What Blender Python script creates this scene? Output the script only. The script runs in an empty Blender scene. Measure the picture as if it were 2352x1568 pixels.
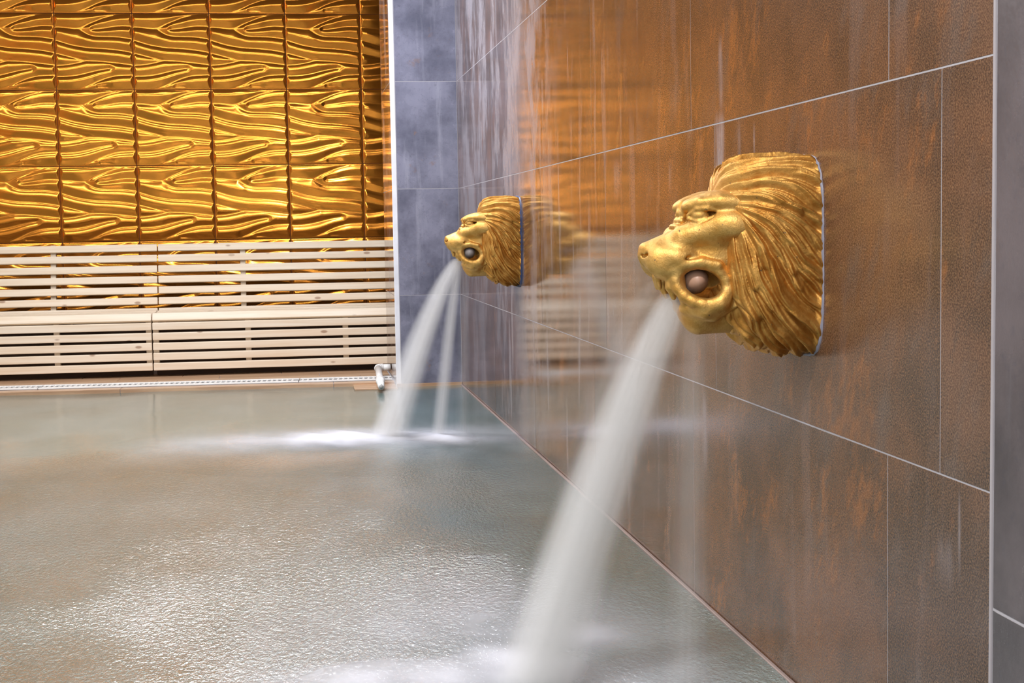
import bpy, bmesh, math, random
import numpy as np
from mathutils import Vector, Matrix
random.seed(7)
scene = bpy.context.scene
COL = scene.collection

# ================================================================ camera, world, lights, exposure
CAM = dict(f=3459.26, yaw=0.14453, pitch=0.07613, roll=-0.01664, loc=(-0.95245, 0.0, 0.90095))
_c = CAM
_fw = Vector((math.sin(_c['yaw']) * math.cos(_c['pitch']), math.cos(_c['yaw']) * math.cos(_c['pitch']), -math.sin(_c['pitch'])))
_r = Vector((math.cos(_c['yaw']), -math.sin(_c['yaw']), 0)); _u = _r.cross(_fw)
_r2 = math.cos(_c['roll']) * _r + math.sin(_c['roll']) * _u
_u2 = -math.sin(_c['roll']) * _r + math.cos(_c['roll']) * _u
cam = bpy.data.cameras.new('camera'); cam_o = bpy.data.objects.new('camera', cam); COL.objects.link(cam_o)
L = _c['loc']
cam_o.matrix_world = Matrix(((_r2.x, _u2.x, -_fw.x, L[0]), (_r2.y, _u2.y, -_fw.y, L[1]), (_r2.z, _u2.z, -_fw.z, L[2]), (0, 0, 0, 1)))
cam.sensor_width = 36; cam.lens = 36 * _c['f'] / 2352; cam.clip_start = 0.05
scene.camera = cam_o

world = bpy.data.worlds.new('world'); scene.world = world; world.use_nodes = True
world.node_tree.nodes['Background'].inputs[0].default_value = (0.05, 0.05, 0.055, 1)

CEIL = 2.85
def lamp(x, y, power, col, size=0.22, z=CEIL - 0.02, spread=150, aim=None):
    l = bpy.data.lights.new('downlight', 'AREA'); l.shape = 'DISK'; l.size = size; l.energy = power; l.color = col
    l.spread = math.radians(spread)
    o = bpy.data.objects.new('downlight', l); COL.objects.link(o); o.location = (x, y, z)
    if aim: o.rotation_euler = (Vector(aim) - o.location).to_track_quat('-Z', 'Y').to_euler()
    return o
COOL, NEUT, WARM = (0.80, 0.86, 1.0), (0.98, 0.96, 0.95), (1.0, 0.80, 0.55)
for x, y, p, c in ((-1.35, 1.5, 44, NEUT), (-2.9, 1.5, 22, NEUT), (-0.8, 7.6, 30, COOL)):
    lamp(x, y, p, c)
def light_line(x, y, w, d, power, col):
    l = bpy.data.lights.new('light_line', 'AREA'); l.shape = 'RECTANGLE'; l.size = w; l.size_y = d; l.energy = power; l.color = col
    o = bpy.data.objects.new('light_line', l); COL.objects.link(o); o.location = (x, y, CEIL - 0.02)
light_line(-2.0, 4.3, 3.2, 0.30, 62, NEUT); light_line(-2.0, 6.6, 3.2, 0.30, 84, NEUT); light_line(-2.0, 8.75, 3.4, 0.12, 24, NEUT); light_line(-2.2, -0.5, 2.6, 0.3, 30, NEUT)  # last one is an added fill for the unseen near wall
def front_fill_light(x, z, w, h, power, col):
    l = bpy.data.lights.new('front_fill', 'AREA'); l.shape = 'RECTANGLE'; l.size = w; l.size_y = h; l.energy = power; l.color = col
    o = bpy.data.objects.new('front_fill', l); COL.objects.link(o); o.location = (x, -1.57, z); o.rotation_euler = (math.radians(90), 0, 0)
front_fill_light(-2.15, 1.75, 2.6, 1.3, 28, (0.93, 0.95, 1.0))  # unseen fill lamp, added to light the far end from the front
scene.view_settings.view_transform = 'Standard'; scene.view_settings.look = 'None'
scene.view_settings.exposure = 0.25; scene.view_settings.gamma = 1; scene.view_settings.use_curve_mapping = False
scene.cycles.volume_bounces = 2; scene.cycles.volume_step_rate = 2.5; scene.cycles.transparent_max_bounces = 24; scene.cycles.max_bounces = 8
scene.cycles.use_adaptive_sampling = True; scene.cycles.adaptive_threshold = 0.05
scene.cycles.caustics_reflective = False; scene.cycles.caustics_refractive = False
scene.cycles.sample_clamp_indirect = 6.0

# ================================================================ helpers
def tag(o, label=None, cat=None, group=None, kind=None):
    if label: o['label'] = label
    if cat: o['category'] = cat
    if group: o['group'] = group
    if kind: o['kind'] = kind
    return o
def link(name, me, parent=None, m=None, smooth=False):
    if m is not None and not me.materials: me.materials.append(m)
    if smooth: me.polygons.foreach_set('use_smooth', [True] * len(me.polygons))
    o = bpy.data.objects.new(name, me); COL.objects.link(o)
    if parent is not None: o.parent = parent
    return o
def empty(name, loc=(0, 0, 0), parent=None):
    o = bpy.data.objects.new(name, None); COL.objects.link(o); o.location = loc; o.empty_display_size = 0.05
    if parent is not None: o.parent = parent
    return o
def bm_mesh(bm, name, m=None, smooth=False):
    bmesh.ops.recalc_face_normals(bm, faces=bm.faces)
    me = bpy.data.meshes.new(name); bm.to_mesh(me); bm.free()
    if m is not None: me.materials.append(m)
    if smooth: me.polygons.foreach_set('use_smooth', [True] * len(me.polygons))
    return me
def box_bm(x0, x1, y0, y1, z0, z1, bev=0.0, seg=1, bm=None):
    b = bmesh.new()
    bmesh.ops.create_cube(b, size=1)
    for v in b.verts:
        v.co = Vector(((x0 + x1) / 2 + v.co.x * (x1 - x0), (y0 + y1) / 2 + v.co.y * (y1 - y0), (z0 + z1) / 2 + v.co.z * (z1 - z0)))
    if bev > 0: bmesh.ops.bevel(b, geom=list(b.edges), offset=bev, segments=seg, profile=0.6, affect='EDGES')
    if bm is None: return b
    me = bpy.data.meshes.new('t'); b.to_mesh(me); b.free(); bm.from_mesh(me); bpy.data.meshes.remove(me)
    return bm
def box(name, x0, x1, y0, y1, z0, z1, m, parent=None, bev=0.0, seg=1):
    return link(name, bm_mesh(box_bm(x0, x1, y0, y1, z0, z1, bev, seg), name, m), parent)
def tube_bm(pts, radii, seg=20, caps=True, bm=None):
    bm = bm or bmesh.new(); rings = []
    pts = [Vector(p) for p in pts]; up = Vector((0.13, 0.31, 1)).normalized()
    for i, p in enumerate(pts):
        t = (pts[min(i + 1, len(pts) - 1)] - pts[max(i - 1, 0)]).normalized()
        a = t.cross(up).normalized(); b = t.cross(a).normalized(); r = radii[i] if hasattr(radii, '__len__') else radii
        rings.append([bm.verts.new(p + r * (math.cos(q * 2 * math.pi / seg) * a + math.sin(q * 2 * math.pi / seg) * b)) for q in range(seg)])
    for A, B in zip(rings, rings[1:]):
        for q in range(seg): bm.faces.new((A[q], A[(q + 1) % seg], B[(q + 1) % seg], B[q]))
    if caps: bm.faces.new(rings[0]); bm.faces.new(rings[-1][::-1])
    return bm
def np_mesh(name, V, Q, m, smooth=True):
    me = bpy.data.meshes.new(name)
    me.vertices.add(len(V)); me.vertices.foreach_set('co', np.asarray(V, np.float32).ravel())
    n = Q.shape[1]
    me.loops.add(Q.size); me.loops.foreach_set('vertex_index', np.asarray(Q, np.int32).ravel())
    me.polygons.add(len(Q)); me.polygons.foreach_set('loop_start', np.arange(0, Q.size, n, dtype=np.int32))
    me.polygons.foreach_set('loop_total', np.full(len(Q), n, np.int32))
    me.update(calc_edges=True); me.validate()
    if smooth: me.polygons.foreach_set('use_smooth', np.ones(len(me.polygons), bool))
    if m: me.materials.append(m)
    return me

# ---------------------------------------------------------------- node shorthand
class NT:
    def __init__(s, name):
        s.m = bpy.data.materials.new(name); s.m.use_nodes = True; s.t = s.m.node_tree
        s.b = s.t.nodes['Principled BSDF']; s.out = s.t.nodes['Material Output']
    def n(s, kind, **kw):
        q = s.t.nodes.new('ShaderNode' + kind)
        for k, v in kw.items(): setattr(q, k, v)
        return q
    def set(s, sock, v):
        if hasattr(v, 'is_output') or isinstance(v, bpy.types.NodeSocket): s.t.links.new(v, sock)
        else:
            if isinstance(v, (tuple, list)) and len(v) == 3 and sock.type == 'RGBA': v = (*v, 1)
            sock.default_value = v
    def math(s, op, a, b=0.0, c=None, clamp=False):
        q = s.n('Math', operation=op); q.use_clamp = clamp
        s.set(q.inputs[0], a); s.set(q.inputs[1], b)
        if c is not None: s.set(q.inputs[2], c)
        return q.outputs[0]
    def mix(s, f, a, b, blend='MIX'):
        q = s.n('Mix', data_type='RGBA', blend_type=blend); q.clamp_factor = True
        s.set(q.inputs[0], f); s.set(q.inputs[6], a); s.set(q.inputs[7], b); return q.outputs[2]
    def ramp(s, v, a, b, lo=0.0, hi=1.0):
        q = s.n('MapRange'); q.interpolation_type = 'SMOOTHSTEP'
        s.set(q.inputs[0], v)
        for i, x in zip((1, 2, 3, 4), (a, b, lo, hi)): s.set(q.inputs[i], x)
        return q.outputs[0]
    def vec(s, x, y, z):
        q = s.n('CombineXYZ'); s.set(q.inputs[0], x); s.set(q.inputs[1], y); s.set(q.inputs[2], z); return q.outputs[0]
    def sep(s, v):
        q = s.n('SeparateXYZ'); s.set(q.inputs[0], v); return q.outputs
    def noise(s, v, scale, detail=4, rough=0.55, dist=0.0):
        q = s.n('TexNoise'); s.set(q.inputs['Vector'], v)
        for k, x in (('Scale', scale), ('Detail', detail), ('Roughness', rough), ('Distortion', dist)): s.set(q.inputs[k], x)
        return q.outputs[0]
    def pos(s): return s.n('NewGeometry').outputs['Position']
    def obj(s): return s.n('TexCoord').outputs['Object']
    def rnd(s): return s.n('ObjectInfo').outputs['Random']
    def scale(s, v, x, y, z, off=None):
        q = s.n('VectorMath', operation='MULTIPLY'); s.set(q.inputs[0], v); s.set(q.inputs[1], (x, y, z))
        if off is None: return q.outputs[0]
        p = s.n('VectorMath', operation='ADD'); s.set(p.inputs[0], q.outputs[0]); s.set(p.inputs[1], off); return p.outputs[0]
    def bump(s, h, strength, dist=0.01):
        q = s.n('Bump'); s.set(q.inputs['Height'], h); s.set(q.inputs['Strength'], strength); s.set(q.inputs['Distance'], dist)
        s.t.links.new(q.outputs[0], s.b.inputs['Normal'])
    def p(s, **kw):
        names = dict(color='Base Color', rough='Roughness', metal='Metallic', spec='Specular IOR Level', ior='IOR', trans='Transmission Weight', coat='Coat Weight', coatr='Coat Roughness', alpha='Alpha', emit='Emission Color', estr='Emission Strength')
        for k, v in kw.items(): s.set(s.b.inputs[names[k]], v)
        return s

def mat_plain(name, color, rough=0.5, metal=0.0, **kw):
    N = NT(name); v = N.noise(N.pos(), 9, 4)
    N.p(color=N.mix(N.ramp(v, 0.3, 0.7), tuple(c * 0.93 for c in color), tuple(min(c * 1.05, 1) for c in color)), rough=rough, metal=metal, **kw)
    return N.m

def mat_rust():
    N = NT('rust_tile'); P = N.pos(); X = N.sep(P); r = N.rnd()
    off = N.math('MULTIPLY', r, 37.0)
    v = N.vec(N.math('ADD', X[1], off), N.math('MULTIPLY', X[2], 1.0), off)
    lean = N.vec(N.math('ADD', N.math('ADD', X[1], N.math('MULTIPLY', X[2], 0.35)), off), N.math('MULTIPLY', X[2], 0.55), off)
    big = N.noise(v, 2.2, 6, 0.62); mid = N.noise(lean, 7, 7, 0.65); fine = N.noise(lean, 38, 5, 0.7)
    c = N.mix(N.ramp(big, 0.38, 0.62), (0.055, 0.027, 0.016), (0.165, 0.070, 0.033))
    c = N.mix(N.math('MULTIPLY', N.ramp(mid, 0.50, 0.70), 0.75), c, (0.115, 0.088, 0.080))
    rust = N.math('MULTIPLY', N.ramp(N.noise(N.scale(lean, 1, 1, 1, (4.1, 2.2, 0)), 5.0, 9, 0.76), 0.525, 0.645), N.ramp(fine, 0.35, 0.6))
    c = N.mix(N.math('MULTIPLY', rust, 0.72), c, (0.40, 0.135, 0.030))
    dark = N.ramp(N.noise(N.scale(lean, 1, 1, 1, (9, 5, 2)), 14, 7, 0.7), 0.58, 0.72)
    c = N.mix(N.math('MULTIPLY', dark, 0.7), c, (0.050, 0.032, 0.026))
    grain = N.noise(P, 330, 2, 0.6)
    c = N.mix(N.ramp(grain, 0.35, 0.72), N.mix(0.42, c, (0.018, 0.012, 0.010)), N.mix(0.24, c, (0.58, 0.36, 0.20)))
    # lime that has run down the tiles, mostly by the far corner
    st = N.noise(N.vec(N.math('MULTIPLY', X[1], 3.0), N.math('MULTIPLY', X[2], 1.5), 0.0), 1.0, 7, 0.70)
    st2 = N.noise(N.vec(N.math('MULTIPLY', X[1], 11.0), N.math('MULTIPLY', X[2], 1.3), 3.0), 1.0, 4, 0.6)
    far = N.ramp(X[1], 5.0, 6.1); hi = N.ramp(X[2], -0.3, 1.9, 0.25, 1.0)
    s1 = N.math('MULTIPLY', N.math('MULTIPLY', N.ramp(st, 0.45, 0.58), far), hi)
    s2 = N.math('MULTIPLY', N.ramp(st2, 0.54, 0.66), N.ramp(X[1], 3.2, 6.0, 0.10, 0.70))
    # single runs by the near lion and under the joints
    def run(y, w, z0, z1, amt):
        a = N.math('ABSOLUTE', N.math('SUBTRACT', N.math('ADD', X[1], N.math('MULTIPLY', st2, 0.05)), y + 0.025))
        q = N.math('MULTIPLY', N.ramp(a, w * 0.15, w * 1.2, 1.0, 0.0), N.ramp(N.noise(N.vec(N.math('MULTIPLY', X[1], 40.0), N.math('MULTIPLY', X[2], 5.0), 1.0), 1.0, 4, 0.65), 0.34, 0.62, 0.25, 1.0))
        q = N.math('MULTIPLY', q, N.ramp(X[2], z0, z0 + 0.09)); q = N.math('MULTIPLY', q, N.ramp(X[2], z1 - 0.06, z1, 1.0, 0.0))
        return N.math('MULTIPLY', q, amt)
    runs = None
    for a in ((3.285, 0.040, 0.93, 1.165, 0.75), (3.27, 0.018, 1.12, 1.33, 0.4), (3.13, 0.012, 0.95, 1.13, 0.5), (3.02, 0.006, 1.0, 1.12, 0.6),
              (3.72, 0.022, 0.96, 1.08, 0.35), (4.35, 0.05, 0.95, 1.11, 0.35), (3.42, 0.03, 0.28, 0.53, 0.3), (2.10, 0.05, 0.33, 0.45, 0.25), (2.05, 0.006, 0.36, 0.52, 0.5)):
        q = run(*a); runs = q if runs is None else N.math('MAXIMUM', runs, q)
    streak = N.math('MAXIMUM', N.math('MAXIMUM', N.math('MULTIPLY', s1, 0.75), N.math('MULTIPLY', s2, 0.6)), runs, clamp=True)
    c = N.mix(streak, c, (0.40, 0.36, 0.38))
    rg = N.math('ADD', N.math('MULTIPLY', N.noise(v, 5, 4), 0.06), N.ramp(X[1], 2.6, 4.4, 0.19, 0.015))
    N.p(color=c, rough=N.math('ADD', rg, N.math('MULTIPLY', streak, 0.18)), spec=0.5)
    h = N.math('ADD', N.math('MULTIPLY', N.noise(P, 260, 2, 0.6), 0.6), N.math('MULTIPLY', N.noise(lean, 30, 4), 0.25))
    N.bump(h, 0.035, 0.004)
    return N.m

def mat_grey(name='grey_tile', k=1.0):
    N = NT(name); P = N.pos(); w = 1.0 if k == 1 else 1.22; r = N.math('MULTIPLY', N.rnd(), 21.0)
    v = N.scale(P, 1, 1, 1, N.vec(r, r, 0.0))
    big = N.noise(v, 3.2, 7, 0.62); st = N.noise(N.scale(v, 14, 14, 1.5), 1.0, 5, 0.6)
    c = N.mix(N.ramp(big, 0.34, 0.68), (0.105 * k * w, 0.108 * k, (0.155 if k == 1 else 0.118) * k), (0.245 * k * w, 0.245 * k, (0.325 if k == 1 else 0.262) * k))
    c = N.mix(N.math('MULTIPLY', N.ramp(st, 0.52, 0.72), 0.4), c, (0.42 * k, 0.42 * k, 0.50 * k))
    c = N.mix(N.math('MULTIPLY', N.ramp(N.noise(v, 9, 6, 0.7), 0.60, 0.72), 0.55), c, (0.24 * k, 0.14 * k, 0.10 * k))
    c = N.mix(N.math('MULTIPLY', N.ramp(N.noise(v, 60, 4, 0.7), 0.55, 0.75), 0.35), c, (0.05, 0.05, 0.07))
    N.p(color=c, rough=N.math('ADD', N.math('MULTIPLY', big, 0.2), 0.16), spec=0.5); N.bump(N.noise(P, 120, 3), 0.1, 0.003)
    return N.m

def mat_gold_panel():
    N = NT('gold_panel'); P = N.pos(); n = N.noise(P, 3, 3)
    N.p(color=N.mix(n, (0.67, 0.228, 0.024), (0.75, 0.28, 0.036)), metal=0.9, rough=N.math('ADD', N.math('MULTIPLY', N.noise(P, 6, 3), 0.06), 0.135))
    return N.m

def mat_gold_lion(name='gold_paint', ca=(0.62, 0.33, 0.075), cb=(0.76, 0.47, 0.15)):
    N = NT(name); P = N.obj(); n = N.noise(P, 24, 6, 0.65); f = N.noise(P, 420, 4, 0.65)
    c = N.mix(N.ramp(n, 0.34, 0.66), ca, cb)
    chip = N.math('MULTIPLY', N.ramp(N.noise(P, 110, 4, 0.7), 0.665, 0.70), 1.0)
    c = N.mix(chip, c, (0.10, 0.06, 0.03))
    pale = N.ramp(N.noise(N.scale(P, 1, 1, 1, (3, 1, 7)), 70, 5, 0.75), 0.70, 0.75)
    c = N.mix(N.math('MULTIPLY', pale, 0.6), c, (0.66, 0.62, 0.58))
    N.p(color=c, metal=N.math('SUBTRACT', 0.82, N.math('MULTIPLY', N.math('MAXIMUM', chip, pale), 0.8)), rough=N.math('ADD', N.math('MULTIPLY', f, 0.25), 0.36))
    N.bump(N.math('ADD', N.math('MULTIPLY', f, 0.5), N.noise(P, 130, 3)), 0.34, 0.003)
    return N.m

def mat_wood():
    N = NT('pine'); P = N.obj(); r = N.math('MULTIPLY', N.rnd(), 43.0)
    g = N.noise(N.scale(P, 1.6, 42, 42, N.vec(r, r, r)), 1.0, 5, 0.6, 0.4)
    c = N.mix(N.ramp(g, 0.3, 0.72), (0.84, 0.735, 0.60), (0.76, 0.61, 0.45))
    c = N.mix(N.math('MULTIPLY', N.ramp(N.noise(N.scale(P, 1.1, 8, 8, N.vec(r, 0.0, r)), 1.0, 3), 0.55, 0.8), 0.5), c, (0.76, 0.57, 0.40))
    vo = N.n('TexVoronoi'); N.set(vo.inputs['Vector'], N.scale(P, 5.2, 12.0, 12.0, N.vec(r, r, r))); N.set(vo.inputs['Scale'], 1.0)
    d = vo.outputs['Distance']; k = N.math('MULTIPLY', N.ramp(d, 0.07, 0.14, 1.0, 0.0), N.ramp(N.noise(vo.outputs['Position'], 3.0, 1), 0.44, 0.48))
    c = N.mix(N.math('MULTIPLY', k, 0.75), c, (0.30, 0.16, 0.09))
    N.p(color=c, rough=0.48, spec=0.4); N.bump(g, 0.08, 0.002)
    return N.m

def mat_deck():
    N = NT('tan_deck_tile'); P = N.pos(); r = N.math('MULTIPLY', N.rnd(), 17.0)
    g = N.noise(N.scale(P, 2.2, 26, 20, N.vec(r, r, 0.0)), 1.0, 6, 0.6)
    c = N.mix(N.ramp(g, 0.32, 0.7), (0.40, 0.235, 0.135), (0.56, 0.37, 0.23))
    N.p(color=c, rough=0.28, spec=0.5); return N.m

def mat_water():
    N = NT('pool_water'); P = N.pos(); X = N.sep(P)
    rip = N.noise(N.scale(P, 88, 38, 1), 1.0, 3, 0.7)
    swell = N.noise(N.scale(P, 3.0, 1.3, 1), 1.0, 3, 0.5)
    band = N.math('MULTIPLY', N.ramp(X[1], 1.8, 4.0, 0.25, 1.0), N.ramp(X[1], 5.4, 6.6, 1.0, 0.0))
    patch = N.math('MULTIPLY', band, N.ramp(N.noise(N.scale(P, 1.2, 0.7, 1), 1.0, 3), 0.34, 0.60, 0.25, 1.0))
    N.p(color=N.mix(N.ramp(swell, 0.3, 0.7), (0.078, 0.126, 0.108), (0.122, 0.180, 0.172)), rough=N.math('ADD', N.math('MULTIPLY', patch, -0.06), 0.165), ior=1.33, spec=0.38, trans=0.30)
    h = N.math('ADD', N.math('MULTIPLY', N.math('MULTIPLY', rip, patch), 1.2), N.math('MULTIPLY', swell, 0.9))
    N.bump(h, 0.32, 0.03)
    return N.m

def mat_foam():
    N = NT('foam'); P = N.obj(); X = N.sep(P)
    at = N.n('Attribute', attribute_name='cover').outputs['Fac']
    n = N.noise(N.scale(N.pos(), 5, 3, 1), 1.0, 2, 0.5)
    a = N.math('MULTIPLY', at, N.ramp(n, 0.25, 0.7, 0.60, 1.0), clamp=True)
    N.p(color=(0.74, 0.75, 0.84), rough=0.6, alpha=a)
    return N.m

def mat_jet(name, top, end, r0, r1, ex, dens, sy=1.0):
    """white spray filling a falling arc: denser in its core, thinning to nothing at its edge"""
    N = NT(name); N.t.nodes.remove(N.b)
    X = N.sep(N.obj()); z0 = top[2]
    t = N.math('POWER', N.math('DIVIDE', N.math('SUBTRACT', z0, X[2], clamp=False), z0, clamp=True), ex)
    tl = N.math('DIVIDE', N.math('SUBTRACT', z0, X[2]), z0, clamp=True)
    xc = N.math('ADD', N.math('MULTIPLY', t, end[0] - top[0]), top[0]); yc = N.math('ADD', N.math('MULTIPLY', t, end[1] - top[1]), top[1])
    r = N.math('ADD', N.math('MULTIPLY', N.math('POWER', tl, 0.7), r1 - r0), r0)
    dx = N.math('DIVIDE', N.math('SUBTRACT', X[0], xc), r); dy = N.math('DIVIDE', N.math('SUBTRACT', X[1], yc), N.math('MULTIPLY', r, sy))
    d2 = N.math('ADD', N.math('MULTIPLY', dx, dx), N.math('MULTIPLY', dy, dy))
    k = N.math('POWER', N.math('SUBTRACT', 1.0, d2, clamp=True), 2.5)
    st = N.noise(N.vec(N.math('MULTIPLY', dx, 2.6), N.math('MULTIPLY', dy, 2.6), N.math('MULTIPLY', tl, 0.8)), 1.0, 3, 0.6)
    k = N.math('MULTIPLY', k, N.ramp(st, 0.3, 0.72, 0.55, 1.3))
    den = N.math('MULTIPLY', k, N.math('DIVIDE', dens * r0, r) if False else N.math('MULTIPLY', N.math('ADD', N.math('MULTIPLY', tl, -0.45), 1.0), dens))
    v = N.n('VolumeScatter'); N.set(v.inputs['Color'], (0.97, 0.97, 0.985)); N.set(v.inputs['Density'], den); N.set(v.inputs['Anisotropy'], 0.0)
    N.t.links.new(v.outputs[0], N.out.inputs['Volume'])
    return N.m

M = dict(rust=mat_rust(), grey=mat_grey(), grey_shaded=mat_grey('grey_tile_shaded', 0.40), strip=mat_plain('grey_edge_strip', (0.36, 0.33, 0.35), 0.4), gold=mat_gold_panel(), lion=mat_gold_lion(), mane=mat_gold_lion('gold_paint_mane_bounce', (0.52, 0.24, 0.045), (0.68, 0.37, 0.095)), wood=mat_wood(), deck=mat_deck(), water=mat_water(), foam=mat_foam(),
         grout=mat_plain('grout', (0.42, 0.40, 0.43), 0.7), trim=mat_plain('white_edge_strip', (0.80, 0.80, 0.86), 0.35), pvc=mat_plain('white_plastic', (0.84, 0.83, 0.81), 0.35),
         ceil=mat_plain('ceiling_paint', (0.62, 0.61, 0.60), 0.8), plaster=mat_plain('plaster', (0.62, 0.60, 0.58), 0.7), backing=mat_plain('dark_backing', (0.10, 0.05, 0.025), 0.6),
         basin=mat_plain('pool_tile', (0.22, 0.27, 0.27), 0.4), bead=mat_plain('water_line_bead', (0.27, 0.20, 0.18), 0.5), caulk=mat_plain('pale_sealant', (0.30, 0.29, 0.36), 0.4), caulk_blue=mat_plain('blue_sealant', (0.035, 0.055, 0.15), 0.4),
         knob=mat_plain('tan_plug', (0.52, 0.30, 0.20), 0.45), knob_pale=mat_plain('pale_plug', (0.42, 0.38, 0.38), 0.35), shade_board=mat_plain('shade_board_dark', (0.06, 0.03, 0.015), 0.7), slot=mat_plain('drain_slot', (0.03, 0.03, 0.04), 0.8))
# ---------------------------------------------------------------- lion sculpture (millimetres: p out of the wall, s sideways, z up)
def smin(a, b, k):
    h = np.clip(0.5 + 0.5 * (b - a) / k, 0, 1)
    return b * (1 - h) + a * h - k * h * (1 - h)
def smax(a, b, k): return -smin(-a, -b, k)

class Field:
    def __init__(s, P, S, Z): s.P, s.S, s.Z = P, S, Z
    def ell(s, c, r, tilt=0.0):
        x, y, z = s.P - c[0], s.S - c[1], s.Z - c[2]
        if tilt:
            ct, st = math.cos(tilt), math.sin(tilt)
            x, z = x * ct + z * st, -x * st + z * ct
        k0 = np.sqrt((x / r[0])**2 + (y / r[1])**2 + (z / r[2])**2)
        k1 = np.sqrt((x / r[0]**2)**2 + (y / r[1]**2)**2 + (z / r[2]**2)**2)
        return k0 * (k0 - 1) / np.maximum(k1, 1e-6)
    def cap(s, a, b, ra, rb):
        ax = np.array(b, float) - np.array(a, float)
        L2 = max((ax * ax).sum(), 1e-6)
        x, y, z = s.P - a[0], s.S - a[1], s.Z - a[2]
        t = np.clip((x * ax[0] + y * ax[1] + z * ax[2]) / L2, 0, 1)
        return np.sqrt((x - t * ax[0])**2 + (y - t * ax[1])**2 + (z - t * ax[2])**2) - (ra + (rb - ra) * t)
    def chain(s, pts, rs, k=3.0):
        d = None
        for i in range(len(pts) - 1):
            c = s.cap(pts[i], pts[i + 1], rs[i], rs[i + 1])
            d = c if d is None else smin(d, c, k)
        return d

MT = ([-60, 0, 50, 94, 119, 139, 153, 160, 168, 176, 190], [188, 192, 195, 193, 190, 183, 171, 158, 128, 105, 90])
MB = ([-60, 0, 33, 65, 96, 127, 141, 160, 175, 190], [-172, -178, -179, -176, -164, -147, -126, -104, -80, -60])
MW = ([-60, 0, 50, 90, 120, 140, 155, 170, 182, 190], [136, 140, 140, 134, 122, 107, 88, 58, 22, 4])

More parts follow.
